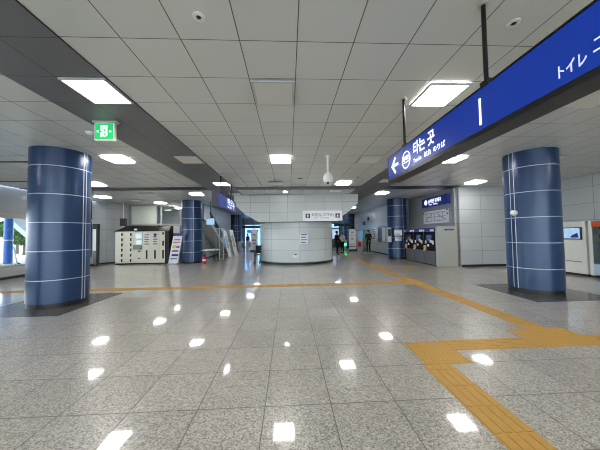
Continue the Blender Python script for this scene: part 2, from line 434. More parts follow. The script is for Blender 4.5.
column(*RC, 'broad blue column at the right with a small white device, standing on a dark granite square', (-170, -181))
column(-5.66, 14.95, 'blue column between the leaning purple-white banner and the red fire extinguisher', (-62,))
column(6.6, 14.95, 'blue column with paper notices beside the row of ticket machines', (-75,))
column(-5.42, 25.9, 'distant blue column behind the small left hanging sign, past the escalator', (-60,))
column(6.45, 26.5, 'distant blue column behind the tall white banner right of the drum', (-120,))
def on_col(c, r, az, z):
    a = math.radians(az); return Vector((c[0]+r*math.cos(a), c[1]+r*math.sin(a), z))
p = on_col(RC, .56, -170.5, 2.03); d = (p-Vector((RC[0], RC[1], 2.03))).normalized()
t = thing('wall_bell', 'small round white device fixed to the right blue column', 'alarm bell', tuple(p))
part('base_plate', MB().tube(p, p+d*.03, .075, .075, 20), LGREY, t)
part('dome', MB().ball(p+d*.05, .07), WHITE, t, True)
# notices and a screen on the column by the ticket machines
C3 = (6.6, 14.95)
def notice_on_col(c, az, z0, z1, wd, label, name, m, inkrows):
    a = math.radians(az); ct = Vector((c[0], c[1], 0)); d = Vector((math.cos(a), math.sin(a), 0)); s = Vector((-math.sin(a), math.cos(a), 0))
    b = ct+d*.585
    t = thing(name, label, 'notice', (b.x, b.y, z0))
    def slab(mb, h0, h1, za, zb, q0, q1):
        q = [b+s*h0+d*q0, b+s*h1+d*q0, b+s*h1+d*q1, b+s*h0+d*q1]
        mb.prism([(v.x, v.y) for v in q], 'z', za, zb)
    m1 = MB(); slab(m1, -wd/2, wd/2, z0, z1, -.02, .006); part('sheet', m1, m, t)
    m2 = MB()
    for k in range(inkrows):
        z = z1-(z1-z0)*(k+.7)/(inkrows+.4); slab(m2, -wd*.38, wd*(.38-.12*(k % 2)), z-.012, z+.012, .006, .009)
    part('printing', m2, INKB, t)
notice_on_col(C3, -108, 1.40, 1.73, .42, 'upper white notice on the blue column beside the ticket machines', 'paper_notice', PAPER, 4)
notice_on_col(C3, -108, 1.08, 1.33, .36, 'lower white notice on the blue column beside the ticket machines', 'paper_notice', PAPER, 3)
t = thing('column_screen', 'narrow grey screen unit on the left side of the notice-bearing blue column', 'screen', (5.9, 14.5, 1.02))
part('housing', MB().rbox(5.78, 6.0, 14.35, 14.72, 1.02, 1.85, .02), LGREY, t)
part('display', MB().box(5.80, 5.97, 14.335, 14.35, 1.35, 1.78), SCREEND, t)
part('mounting_arm', MB().box(5.95, 6.1, 14.6, 14.7, 1.3, 1.45), DARKM, t)

# ---------------------------------------------------------------- ceiling lights
def panel_light(x, y, lit, label, group=None):
    z = CEIL-.014; hx, hy = .29, .305
    if abs(x-BX) > .03: x *= .9645
    t = thing('ceiling_light' if lit else 'ceiling_vent', label, 'ceiling light' if lit else 'ceiling panel', (x, y, CEIL-.014), group)
    f = MB()
    for a in ((-hx, hx, -hy, -hy+.03), (-hx, hx, hy-.03, hy), (-hx, -hx+.03, -hy+.03, hy-.03), (hx-.03, hx, -hy+.03, hy-.03)):
        f.box(x+a[0], x+a[1], y+a[2], y+a[3], z-.022, z)
    part('frame', f, LGREY, t)
    part('diffuser', MB().box(x-hx+.03, x+hx-.03, y-hy+.03, y+hy-.03, z-.02, z-.002), LIGHT if lit else UNLIT, t)
BX = .116-4.5*TX  # -2.70
RY = lambda k: 2.575+(k+.5)*TY
LIT = [
 (BX, RY(1), 'large lit square light in the dark ceiling strip above the green exit sign'),
 (2.32, RY(1), 'lit square ceiling light just left of the big blue hanging sign, between its two rods'),
 (-4.6, RY(6), 'lit square ceiling light just below the green exit sign, by the left blue column'),
 (-.19, RY(6), 'lit square ceiling light directly ahead, above the centre of the drum'),
 (4.75, RY(6), 'lit square ceiling light under the big blue sign, left of the right blue column'),
 (BX, RY(11), 'lit square light in the left dark ceiling strip above the small blue sign'),
 (2.32, RY(11), 'lit square ceiling light right of the hanging dome camera'),
 (-7.7, RY(11), 'nearer of two lit ceiling lights close by the right edge of the left blue column'),
 (8.0, RY(11), 'lit square ceiling light before the plain grey wall end right of the ticket machines'),
 (-4.65, RY(15.0), 'lit square ceiling light above the blue column beside the fire extinguisher'),
 (4.95, RY(15), 'lit square ceiling light just below the left tip of the big blue sign'),
 (-9.75, RY(16), 'farther of two lit ceiling lights close by the right edge of the left blue column'),
 (-8.1, RY(20), 'lit square ceiling light above the black hood of the lockers'),
 (-8.2, 18.6, 'lit ceiling light inside the glass partition behind the lockers'),
 (-6.9, 18.9, 'second lit ceiling light inside the glass partition, nearer the blue column'),
 (5.2, RY(26), 'small distant lit ceiling light right of the fascia corner'),
 (-4.4, RY(22), 'lit square ceiling light over the escalator, half hidden by the small blue sign'),
 (-3.4, RY(29), 'small distant lit ceiling light left of the fascia, over the far gates'),
 (-3.4, RY(36), 'most distant lit ceiling light left of the drum'),
 (5.2, RY(36), 'most distant lit ceiling light right of the drum'),
]
for x, y, l in LIT: panel_light(x, y, True, l)
UNL = [
 (-.19, RY(1), 'unlit square grey ceiling panel with dark frame, overhead in the middle'),
 (4.9, RY(1), 'unlit square ceiling panel right behind the big blue hanging sign'),
 (BX, RY(6), 'unlit square pale panel in the left dark ceiling strip past the exit sign'),
 (2.32, RY(6), 'unlit square ceiling panel between the dome camera and the big blue sign'),
 (7.6, RY(6), 'unlit square ceiling panel right of the top of the right blue column'),
 (-.5, RY(11), 'small unlit ceiling panel near the drum fascia, left of the dome camera'),
 (4.0, RY(10.3), 'unlit ceiling panel under the tip of the big blue sign'),
 (-2.72, RY(15), 'unlit ceiling panel past the small blue hanging sign'),
 (-8.8, RY(18), 'unlit ceiling panel in front of the curved grey wall'),
 (2.32, RY(13.8), 'unlit ceiling panel over the white toilet sign on the fascia'),
]
for x, y, l in UNL: panel_light(x, y, False, l)
for k in (-4, -9, -14):
    odd = (k == -9)
    for x in ((BX, 2.32, -7.7, 8.0) if odd else (-.19, -4.6, 4.75)):
        panel_light(x, RY(k), True, 'lit square ceiling light overhead behind the viewpoint', 'ceiling lights behind the viewpoint')
for x in (-7.7, 8.0):
    panel_light(x, RY(1), True, 'lit square ceiling light far out to the side of the viewpoint', 'ceiling lights out to the sides')
# downlight
t = thing('downlight', 'small round glowing downlight in the ceiling just before the drum fascia', 'downlight', (-.14, 11.9, CEIL))
part('trim_ring', MB().ring((-.14, 11.9, CEIL-.02), (0, 0, 1), .09, .13, .02), WHITE, t)
part('lens', MB().lathe(-.14, 11.9, [(.09, CEIL-.03), (.09, CEIL-.002)], 20), DOWN, t)
# ceiling sensors
def sensor(x, y, label, r=.055):
    x *= .9645; y *= .9645
    t = thing('ceiling_sensor', label, 'sensor', (x, y, CEIL))
    part('ring', MB().ring((x, y, CEIL-.012), (0, 0, 1), r*.45, r, .012, 24), WHITE, t)
    part('eye', MB().lathe(x, y, [(r*.2, CEIL-.018), (r*.46, CEIL-.002)], 16), BLACK, t)
sensor(-.84, 2.38, 'small round white sensor with a black eye in the ceiling, left of centre overhead')
sensor(2.31, 2.36, 'small round white sensor with a black eye between rod and big blue sign')
def detector(x, y, label):
    x *= .9645; y *= .9645
    t = thing('smoke_detector', label, 'smoke detector', (x, y, CEIL))
    part('base', MB().lathe(x, y, [(.07, CEIL-.02), (.07, CEIL-.001)], 20), WHITE, t, True)
    part('chamber', MB().lathe(x, y, [(.025, CEIL-.05), (.05, CEIL-.045), (.055, CEIL-.02)], 20), WHITE, t, True)
detector(-3.98, 5.15, 'white smoke detector on the ceiling above the left blue column')
detector(-9.7, 13.6, 'white smoke detector on the far left ceiling near the curved wall')
def slot(x, y, L, label):
    x *= .9645; y *= .9645
    t = thing('air_slot', label, 'air vent', (x, y, CEIL))
    part('frame', MB().box(x-L/2, x+L/2, y-.05, y+.05, CEIL-.012, CEIL-.001), DARKM, t)
    part('gap', MB().box(x-L/2+.02, x+L/2-.02, y-.025, y+.025, CEIL-.016, CEIL-.012), BLACK, t)
slot(-7.75, 7.2, 1.3, 'nearer black slot vent in the ceiling left of the left blue column')
slot(-9.9, 9.7, 1.6, 'farther black slot vent in the ceiling left of the left blue column')
slot(-6.9, 12.45, .7, 'short black slot vent in the ceiling above the lockers')
slot(.46, 9.4, .16, 'tiny dark slot in the ceiling left of the hanging dome camera')

# exit sign
t = thing('exit_sign', 'green and white running-man exit sign hanging under the left dark ceiling strip', 'exit sign', (-3.19, 4.48, 3.24))
ex, ey = -3.19, 4.45
part('housing', MB().rbox(ex-.17, ex+.17, ey, ey+.06, 3.240, 3.560, .008), WHITE, t)
part('bracket', MB().box(ex-.2, ex+.2, ey-.01, ey+.08, 3.560, CEIL-.013), LGREY, t)
part('face', MB().box(ex-.15, ex+.15, ey-.006, ey, 3.265, 3.540), EXITG, t)
m_ = MB()
fy0, fy1 = ey-.012, ey-.006
m_.box(ex-.055, ex+.055, fy0, fy1, 3.475, 3.505).box(ex-.055, ex-.03, fy0, fy1, 3.300, 3.380).box(ex+.03, ex+.055, fy0, fy1, 3.320, 3.475).box(ex-.055, ex-.03, fy0, fy1, 3.410, 3.475)
m_.prism([(ex-.01, 3.440), (ex+.01, 3.390), (ex+.0, 3.340), (ex+.035, 3.300), (ex-.005, 3.300), (ex-.04, 3.340), (ex-.03, 3.400)], 'y', fy0, fy1)
m_.tube((ex, fy0, 3.455), (ex, fy1, 3.455), .018, .018, 12)
m_.prism([(ex-.13, 3.400), (ex-.095, 3.425), (ex-.095, 3.375)], 'y', fy0, fy1).prism([(ex+.13, 3.400), (ex+.095, 3.375), (ex+.095, 3.425)], 'y', fy0, fy1)
part('pictogram', m_, EXITW, t)

# dome camera on a hanging pole
cx, cy = 1.05, 6.45
t = thing('dome_camera', 'white dome security camera hanging on a pole in front of the drum', 'security camera', (cx, cy, 2.75))
part('ceiling_flange', MB().lathe(cx, cy, [(.07, CEIL-.02), (.07, CEIL-.001)], 20), WHITE, t)
part('pole', MB().tube((cx, cy, 3.16), (cx, cy, CEIL-.02), .028, .028, 14), WHITE, t, True)
part('housing', MB().lathe(cx, cy, [(.105, 2.90), (.125, 2.96), (.125, 3.04), (.10, 3.10), (.05, 3.15), (.04, 3.17)], 24), WHITE, t, True)
part('dome', MB().ball((cx, cy, 2.90), .105, 1, 1, .95), LGREY, t, True)
part('lens', MB().tube((cx-.02, cy-.085, 2.87), (cx-.025, cy-.115, 2.86), .035, .03, 14), BLACK, t)

# ---------------------------------------------------------------- big blue hanging sign
SX, SY0, SY1, SZ0, SZ1 = 1.736, -.6, 4.225, 2.428, 2.852
t = thing('hanging_sign', 'long bright blue sign reading 타는 곳 Tracks with an arrow, hanging at upper right', 'sign', (SX, 2.0, SZ0))
part('case', MB().box(SX+.012, SX+.2, SY0, SY1, SZ0, SZ1), DARKM, t)
part('face', MB().box(SX, SX+.012, SY0+.02, SY1-.02, SZ0+.045, SZ1-.018), SIGNB, t)
part('frame', MB().box(SX-.004, SX+.012, SY0, SY1, SZ0, SZ0+.042).box(SX-.004, SX+.012, SY0, SY1, SZ1-.015, SZ1).box(SX-.003, SX+.012, SY1-.018, SY1, SZ0, SZ1), RODM, t)
for y in (3.64, 2.085, .53):
    rd = part('rod', MB().tube((SX+.028, y, SZ1), (SX+.028, y, CEIL-.02), .019, .019, 12), RODM, t, True)
    part('flange', MB().lathe(SX+.028, y, [(.042, CEIL-.025), (.042, CEIL-.001)], 16), STEEL, rd)
    part('clamp', MB().box(SX+.002, SX+.055, y-.045, y+.045, SZ1, SZ1+.04), RODM, rd)
XA, UP = (0, -1, 0), (0, 0, 1)
fx = SX-.003
m_ = MB()   # arrow pointing left (towards +Y)
ay, az_ = 3.955, 2.65
def bar(mb, y0, z0, y1, z1, w):
    d = Vector((0, y1-y0, z1-z0)).normalized(); n_ = Vector((0, -d.z, d.y))*w/2
    a = Vector((0, y0, z0)); b = Vector((0, y1, z1))
    q = [a+n_, b+n_, b-n_, a-n_]; mb.prism([(v.y, v.z) for v in q], 'x', fx-.003, fx+.003)
bar(m_, ay+.085, az_, ay-.14, az_, .045); bar(m_, ay+.09, az_-.012, ay-.04, az_+.125, .045); bar(m_, ay+.09, az_+.012, ay-.04, az_-.125, .045)
part('arrow', m_, LETTER, t)
m_ = MB().ring((fx+.002, 3.55, 2.626), (-1, 0, 0), .111, .127, .005, 32); 
part('line_badge', m_, LETTER, t)
text('동해선', .075, (fx, 3.55, 2.626), XA, UP, LETTER, t, 'badge_lettering', align='CENTER', bold=.002)
m_ = MB(); bar(m_, 3.656, 2.592, 3.444, 2.592, .012); part('badge_rule', m_, LETTER, t)
text('타는 곳', .193, (fx, 3.347, 2.635), XA, UP, LETTER, t, 'lettering', bold=.004, sx=.88)
for w_, yy in (('Tracks', 3.347), ('站台', 3.07), ('のりば', 2.875)): text(w_, .079, (fx, yy, 2.515), XA, UP, LETTER, t, 'small_lettering')
m_ = MB(); bar(m_, 2.132, 2.515, 2.132, 2.756, .02); part('divider', m_, LETTER, t)
text('トイレ', .094, (fx, 1.50, 2.529), XA, UP, LETTERD, t, 'toilet_lettering', sx=.62, bold=.001)
text('エレベーター', .115, (fx, 1.305, 2.555), XA, UP, LETTERD, t, 'lift_lettering', sx=.8)

# small blue hanging sign at the left
sx, y0, y1 = -2.17, 7.85, 10.5
t = thing('hanging_sign', 'smaller blue sign with white writing hanging left of the drum fascia', 'sign', (sx, 9, 2.46))
part('case', MB().box(sx-.2, sx-.012, y0, y1, 2.46, 2.9), DARKM, t)
part('face', MB().box(sx-.012, sx, y0+.02, y1-.02, 2.5, 2.885), SIGNB, t)
for y in (8.45, 9.9):
    rd = part('rod', MB().tube((sx-.08, y, 2.9), (sx-.08, y, CEIL-.013), .022, .022, 10), RODM, t)
    part('flange', MB().lathe(sx-.08, y, [(.055, CEIL-.04), (.055, CEIL-.0125)], 12), STEEL, rd)
text('타는 곳', .26, (sx+.002, 9.02, 2.68), (0, 1, 0), UP, LETTER, t, 'lettering', bold=.005)
text('Tracks', .11, (sx+.002, 9.0, 2.55), (0, 1, 0), UP, LETTER, t, 'small_lettering'); text('站台', .11, (sx+.002, 9.42, 2.55), (0, 1, 0), UP, LETTER, t, 'small_lettering')
m_ = MB(); fx = sx+.003
bar(m_, 9.85, 2.7, 10.1, 2.7, .05); bar(m_, 10.1, 2.7, 9.98, 2.82, .05); bar(m_, 10.1, 2.7, 9.98, 2.58, .05)
part('arrow', m_, LETTER, t)

# ---------------------------------------------------------------- white toilet sign on the fascia
t = thing('wall_sign', 'wide white sign with man and woman toilet symbols on the drum fascia', 'sign', (1.7, 12.7, 2.2))
part('panel', MB().rbox(.72, 2.75, 12.60, 12.705, 2.21, 2.74, .01), SIGNW, t)
for x, sk in ((.98, False), (2.5, True)):
    sq = part('symbol_tile', MB().box(x-.11, x+.11, 12.594, 12.6, 2.37, 2.59), INK, t)
    g = MB().tube((x, 12.588, 2.56), (x, 12.594, 2.56), .022, .022, 12)
    if sk: g.prism([(x-.025, 2.53), (x+.025, 2.53), (x+.06, 2.44), (x+.02, 2.44), (x+.02, 2.385), (x-.02, 2.385), (x-.02, 2.44), (x-.06, 2.44)], 'y', 12.588, 12.594)
    else: g.prism([(x-.05, 2.53), (x+.05, 2.53), (x+.05, 2.45), (x+.03, 2.45), (x+.025, 2.385), (x-.025, 2.385), (x-.03, 2.45), (x-.05, 2.45)], 'y', 12.588, 12.594)
    part('symbol_figure', g, WHITE, sq)
text('화장실(고객용)', .19, (1.74, 12.597, 2.46), (1, 0, 0), UP, INK, t, 'lettering', align='CENTER', sx=.98)
text('Toilet', .085, (1.3, 12.597, 2.35), (1, 0, 0), UP, INK, t, 'small_lettering'); text('(Customers)', .085, (1.62, 12.597, 2.35), (1, 0, 0), UP, INK, t, 'small_lettering')
# notice and plate on the drum
def flat_notice(name, label, x0, x1, y, z0, z1, m, ink, rows, cat='notice', dx=0):
    t = thing(name, label, cat, ((x0+x1)/2, y, z0))
    part('sheet', MB().box(x0, x1, y-.008, y+.02, z0, z1), m, t)
    g = MB(); W = x1-x0
    for k in range(rows):
        z = z1-(z1-z0)*(k+.6)/(rows+.2); g.box(x0+W*.12, x1-W*(.12+.14*(k % 2)), y-.011, y-.008, z-.2*(z1-z0)/rows, z+.2*(z1-z0)/rows)
    part('printing', g, ink, t)
flat_notice('paper_notice', 'white notice with blue print on the front of the drum wall', .58, .98, 12.795, 1.05, 1.62, PAPER, INKB, 4)
t = thing('small_plate', 'small white plate low on the drum wall above its black base', 'plate', (.33, 12.79, .36))
part('plate', MB().box(.21, .45, 12.78, 12.81, .36, .50), PAPER, t)
part('dark_tab', MB().box(.28, .40, 12.772, 12.79, .50, .55), BLACK, t)

# ---------------------------------------------------------------- tactile paving
def tact(mb, x0, x1, y0, y1, kind):
    z = .004
    mb.box(x0, x1, y0, y1, .0005, z)
    if kind == 'y':
        n = 4; w_ = (x1-x0)/n; yy = y0
        while yy < y1-.01:
            ye = min(yy+.3, y1)
            for i in range(n): mb.box(x0+w_*(i+.16), x0+w_*(i+.84), yy+.012, ye-.012, z, z+.005)
            yy += .3
    elif kind == 'x':
        n = 4; w_ = (y1-y0)/n; xx = x0
        while xx < x1-.01:
            xe = min(xx+.3, x1)
            for i in range(n): mb.box(xx+.012, xe-.012, y0+w_*(i+.16), y0+w_*(i+.84), z, z+.005)
            xx += .3
    else:
        nx = max(1, round((x1-x0)/.05)); ny = max(1, round((y1-y0)/.05))
        for i in range(nx):
            for j in range(ny):
                a = x0+(i+.5)*(x1-x0)/nx; b = y0+(j+.5)*(y1-y0)/ny
                mb.lathe(a, b, [(.017, z), (.011, z+.005)], 6)
    return mb
def paving(label, segs):
    for i, s in enumerate(segs):
        pass
    t = thing('tactile_paving', label, 'tactile paving', (segs[0][0], segs[0][2], 0))
    for s in segs: part('bar_tiles' if s[4] != 'd' else 'dot_tiles', tact(MB(), *s), YEL, t)
paving('yellow tactile strip running down to the bottom edge of the view', [(1.55, 1.89, -2.0, 2.93, 'y')])
paving('square yellow dotted tactile block where the near strip turns', [(1.6, 2.17, 2.935, 3.52, 'd')])
paving('yellow tactile strip crossing between the near block and the junction', [(2.175, 3.42, 3.25, 3.56, 'x')])
paving('yellow dotted tactile junction before the right blue column', [(3.425, 4.33, 3.25, 3.88, 'd')])
paving('yellow tactile strip leaving the junction towards the right edge', [(4.335, 9.6, 3.25, 3.56, 'x')])
paving('long yellow tactile strip receding past the right of the drum', [(3.77, 4.11, 3.885, 7.42, 'y'), (3.77, 4.11, 8.055, 10.9, 'y'), (3.77, 4.11, 11.505, 24.5, 'y')])
paving('yellow dotted tactile junction at mid distance on the long strip', [(3.5, 4.15, 7.43, 8.05, 'd')])
paving('long thin yellow tactile strip crossing the hall from the left', [(-10.9, 3.495, 7.55, 7.88, 'x')])
paving('yellow dotted tactile block on the long strip level with the ticket machines', [(3.68, 4.25, 10.905, 11.5, 'd')])
paving('short yellow tactile strip leading to the ticket machines', [(4.255, 5.9, 11.05, 11.38, 'x')])

# ---------------------------------------------------------------- lockers
LX0, LX1, LY = -9.72, -6.76, 14.5
t = thing('locker_bank', 'cream locker bank with black sloping hood against the back left', 'lockers', ((LX0+LX1)/2, LY, 0))
px = lambda q: LX0+(q-115)*.0573
part('body', MB().box(LX0, LX1-.22, LY, LY+.62, .07, 1.85), CREAM, t)
part('plinth', MB().box(LX0+.02, LX1, LY+.03, LY+.62, 0, .07), BLACK, t)
part('side_panel', MB().box(LX1-.215, LX1, LY-.05, LY+.66, .02, 1.85), BLACK, t)
hd = MB(); a, b = LX0, LX1
n = 0
V = [(a-.02, LY-.06, 1.852), (b+.01, LY-.06, 1.852), (b+.01, LY+.66, 1.852), (a-.02, LY+.66, 1.852), (a+.42, LY+.3, 2.17), (b-.02, LY+.3, 2.15), (b-.02, LY+.66, 2.15), (a+.42, LY+.66, 2.17)]
hd.v = V; hd.f = [(3, 2, 1, 0), (4, 5, 6, 7), (0, 1, 5, 4), (1, 2, 6, 5), (2, 3, 7, 6), (3, 0, 4, 7)]
hood = part('hood', hd, BLACK, t)
part('hood_sensor', MB().rbox(px(133.3), px(136), LY-.07, LY+.02, 1.9, 2.0, .02), WHITE, hood)
zs = [.09+i*.29 for i in range(7)]
for c0, c1 in ((115.6, 124), (124.2, 132.4)):
    for i in range(6):
        d_ = part('door', MB().rbox(px(c0), px(c1), LY-.02, LY, zs[i]+.012, zs[i+1]-.006, .004, 1), CREAM, t)
        h = px(c1)-.17
        part('handle', MB().box(h, h+.075, LY-.034, LY-.02, zs[i]+.06, zs[i+1]-.07), BLACK, d_)
part('kiosk_panel', MB().rbox(px(132.7), px(141), LY-.02, LY, .09, 1.83, .004, 1), CREAM, t)
part('upper_screen', MB().box(px(135), px(140.4), LY-.03, LY-.02, 1.46, 1.72), SCREENW, t)
part('lower_screen', MB().box(px(135), px(140.4), LY-.03, LY-.02, 1.13, 1.34), SCREENW, t)
part('keypad', MB().prism([(LY-.12, .84), (LY-.02, .84), (LY-.02, 1.08), (LY-.06, 1.08)], 'x', px(132.9), px(140.4)), GREYP, t)
part('slot', MB().box(px(137), px(139.3), LY-.03, LY-.02, .70, .76), BLACK, t)
part('slot', MB().box(px(137), px(139.3), LY-.03, LY-.02, .31, .36), BLACK, t)
for i, (c0, c1) in enumerate(((141.3, 149.3), (149.6, 157.3), (157.6, 165))):
    for z0, z1, hh in ((.09, .96, (.30, .78)), (.98, 1.60 if i == 2 else 1.83, (1.02, 1.3) if i == 2 else (1.55, 1.72))):
        d_ = part('door', MB().rbox(px(c0), px(c1), LY-.02, LY, z0+.005, z1-.005, .004, 1), CREAM, t)
        h = px(c1)-.27
        if not (i == 0 and z0 > .5): part('handle', MB().box(h, h+.085, LY-.036, LY-.02, *hh), BLACK, d_)
        if i < 2 and z0 > .5:
            g = MB()
            for r_ in range(5): g.box(px(c0)+.1, px(c1)-.1-.05*(r_ % 2), LY-.024, LY-.0195, 1.1+r_*.13, 1.16+r_*.13)
            part('notice_print', g, INKB, d_)
d_ = part('door', MB().rbox(px(157.6), px(165), LY-.02, LY, 1.605, 1.825, .004, 1), CREAM, t)
part('handle', MB().box(px(165)-.27, px(165)-.185, LY-.036, LY-.02, 1.65, 1.78), BLACK, d_)

# info board at the left of the lockers
t = thing('info_board', 'black-topped white notice board half hidden behind the left blue column', 'notice board', (-10.6, 14.25, 0))
part('header', MB().box(-10.74, -10.47, 14.2, 14.4, 2.0, 2.28), BLACK, t)
part('panel', MB().box(-10.74, -10.55, 14.24, 14.36, .82, 2.0), PAPER, t)
part('post', MB().box(-10.55, -10.47, 14.22, 14.38, 0, 2.0), DARKM, t)
part('lower_panel', MB().box(-10.74, -10.56, 14.26, 14.34, .06, .8), GREYP, t)
# pole with a box
t = thing('conduit_box', 'small dark box on a thin pale pole beside the curved grey wall', 'utility box', (-9.88, 15.4, 0))
part('box', MB().rbox(-10.04, -9.72, 15.35, 15.52, 2.2, 2.65, .01), DARKM, t)
part('conduit', MB().tube((-9.88, 15.43, 2.65), (-9.88, 15.43, CEIL-.001), .022, .022, 10), WHITE, t)
part('lower_conduit', MB().tube((-9.88, 15.43, 0), (-9.88, 15.43, 2.2), .022, .022, 10), WHITE, t)

# leaning banners (left)
def banner(label, x0, x1, y, h, lean, rows, base=True, ang=0, header=None, foot=.4):
    t = thing('banner_stand', label, 'banner', ((x0+x1)/2, y, 0))
    c = (x0+x1)/2
    def sl(x, z): return x+lean*z
    part('panel', MB().prism([(x0, .05), (x1, .05), (sl(x1, h), h), (sl(x0, h), h)], 'y', y-.015, y+.015), PAPER, t)
    W = x1-x0
    for i, (z0, z1, a, b_, m) in enumerate(rows):
        part('printing', MB().prism([(sl(x0+W*a, z0*h), z0*h), (sl(x0+W*b_, z0*h), z0*h), (sl(x0+W*b_, z1*h), z1*h), (sl(x0+W*a, z1*h), z1*h)], 'y', y-.019, y-.015), m, t)
    part('base', MB().box(x0, x1, y-.18, y+foot*.5, 0, .05), BLACK if base else LGREY, t)
    part('pole', MB().tube((c, y+.04, .04), (c+lean*h, y+.04, h), .012, .012, 8), DARKM, t)
    return t
banner('leaning white and violet poster stand between lockers and the blue column', -6.66, -6.16, 14.2, 1.68, .17,
       [(.93, .995, 0, 1, PURP), (.78, .83, .2, .85, INKM), (.70, .74, .1, .9, INKM), (.52, .62, .12, .5, INKY), (.53, .6, .55, .9, INKB), (.40, .46, .15, .85, INKB), (.26, .33, .2, .9, PURP), (.16, .2, .15, .85, INKB)], base=False)
t = thing('display_stand', 'violet-topped white stand behind the leaning poster by the lockers', 'display stand', (-6.2, 15.0, 0))
part('cabinet', MB().rbox(-6.72, -6.3, 14.75, 15.15, .0, 1.0, .02), LGREY, t)
part('upper_panel', MB().box(-6.72, -6.3, 14.9, 14.96, 1.0, 1.72), PURP, t)
part('header', MB().rbox(-6.7, -6.32, 14.86, 15.0, 1.72, 2.15, .02), WHITE, t)
# fire extinguisher
x, y = -4.72, 14.22
t = thing('fire_extinguisher', 'small red fire extinguisher on the floor beside the blue column', 'fire extinguisher', (x, y, 0))
part('cylinder', MB().lathe(x, y, [(.085, 0), (.095, .02), (.095, .33), (.07, .39), (.03, .42)], 20), RED, t, True)
part('valve', MB().lathe(x, y, [(.025, .42), (.025, .48)], 12).box(x-.02, x+.09, y-.015, y+.015, .48, .50).box(x-.02, x+.08, y-.012, y+.012, .44, .455), BLACK, t)
part('hose', MB().path([(x-.02, y, .46), (x-.11, y-.02, .42), (x-.12, y-.03, .2)], .012), BLACK, t)
part('label_band', MB().lathe(x, y, [(.0965, .14), (.0965, .24)], 20, cap=False), PAPER, t)
# white table
t = thing('table', 'low white table right of the blue column with the fire extinguisher', 'table', (-4.65, 15.0, 0))
part('tabletop', MB().rbox(-5.08, -4.15, 14.75, 15.45, .68, .73, .02), WHITE, t)
for a, b in ((-5.0, 14.83), (-4.25, 14.83), (-5.0, 15.37), (-4.25, 15.37)): part('leg', MB().tube((a, b, 0), (a, b, .68), .02, .02, 8), DARKM, t)
# monitor
t = thing('monitor', 'small lit monitor hanging from the ceiling right of the left back column', 'monitor', (-4.55, 15.2, 2.2))
part('case', MB().rbox(-4.95, -4.4, 15.2, 15.3, 2.16, 2.62, .015), BLACK, t)
part('screen', MB().box(-4.91, -4.44, 15.19, 15.2, 2.2, 2.58), SCREEN, t)
part('mount', MB().tube((-4.67, 15.27, 2.6), (-4.67, 15.27, CEIL-.001), .025, .025, 10), DARKM, t)
# escalator
t = thing('escalator', 'dark-edged escalator with glass sides rising towards the ceiling at back left', 'escalator', (-5.0, 18, 0))
def strip(y0, z0, y1, z1, th, xa, xb): return MB().prism([(y0, z0), (y1, z1), (y1, z1+th), (y0, z0+th)], 'x', xa, xb)
part('truss', strip(20.2, .02, 15.56, 2.2, .25, -5.5, -4.75), LGREY, t)
st = MB()
for k in range(20):
    y = 20.2-k*.23; z = .27+k*.108; st.box(-5.35, -4.9, y-.23, y, z-.05, z+.03)
part('steps', st, DARKM, t)
for xa in (-5.48, -4.79):
    g = part('glass_side', strip(20.2, .27, 15.56, 2.45, .42, xa, xa+.02), GLASS, t)
    part('handrail', strip(20.3, .62, 15.54, 2.86, .13, xa-.03, xa+.05), BLACK, g)
# glass guard
t = thing('glass_guard', 'glass guard rail with steel posts behind the white table', 'railing', (-4.9, 16.2, 0))
for x in (-4.66, -4.43, -4.2): part('post', MB().tube((x, 16.3, 0), (x, 16.3, 2.0), .025, .025, 8), STEEL, t)
part('glass', MB().box(-4.65, -4.21, 16.295, 16.305, .1, 1.95), GLASS, t)
part('top_rail', MB().tube((-4.68, 16.3, 2.0), (-4.18, 16.3, 2.0), .03, .03, 8), STEEL, t)
# leaning boards
def lean_board(label, x, y, h, wd, lean):
    t = thing('leaning_board', label, 'board', (x, y, 0))
    part('panel', MB().prism([(x, 0), (x+wd, 0), (x+wd-lean, h), (x-lean, h)], 'y', y-.02, y+.02), PAPER, t)
    part('printing', MB().prism([(x+.06-lean*.35, h*.35), (x+wd-.06-lean*.35, h*.35), (x+wd-.06-lean*.8, h*.8), (x+.06-lean*.8, h*.8)], 'y', y-.024, y-.02), LGREY, t)
    part('prop', MB().tube((x+wd/2-lean*.8, y+.02, h*.8), (x+wd/2, y+.4, 0), .015, .015, 6), DARKM, t)
lean_board('left of two tilted white boards standing below the escalator', -4.25, 18.0, 1.9, .24, .42)
lean_board('right of two tilted white boards standing below the escalator', -3.95, 18.6, 1.95, .26, .42)
# ticket gates
def gate(x, y, label, lamp=False):
    t = thing('ticket_gate', label, 'ticket gate', (x, y, 0))
    part('cabinet', MB().rbox(x-.13, x+.13, y, y+1.4, 0, .98, .04), STEEL, t)
    part('top_panel', MB().box(x-.1, x+.1, y+.1, y+.5, .98, 1.0), SCREEND, t)
    part('flap', MB().box(x+.13, x+.4, y+.7, y+.72, .35, .85), GREYP, t)
    if lamp: part('lamp', MB().lathe(x, y-.012, [(.001, .42), (.09, .42), (.09, .62), (.001, .62)], 12), GREENL, t)
gate(-5.0, 21.6, 'steel ticket gate closest to the tilted white boards')
gate(-4.45, 22.6, 'middle steel ticket gate in front of the far left blue column')
gate(-3.9, 23.6, 'steel ticket gate nearest the tall white banner left of the drum')
gate(5.38, 23.6, 'ticket gate with a glowing green lamp right of the drum', True)
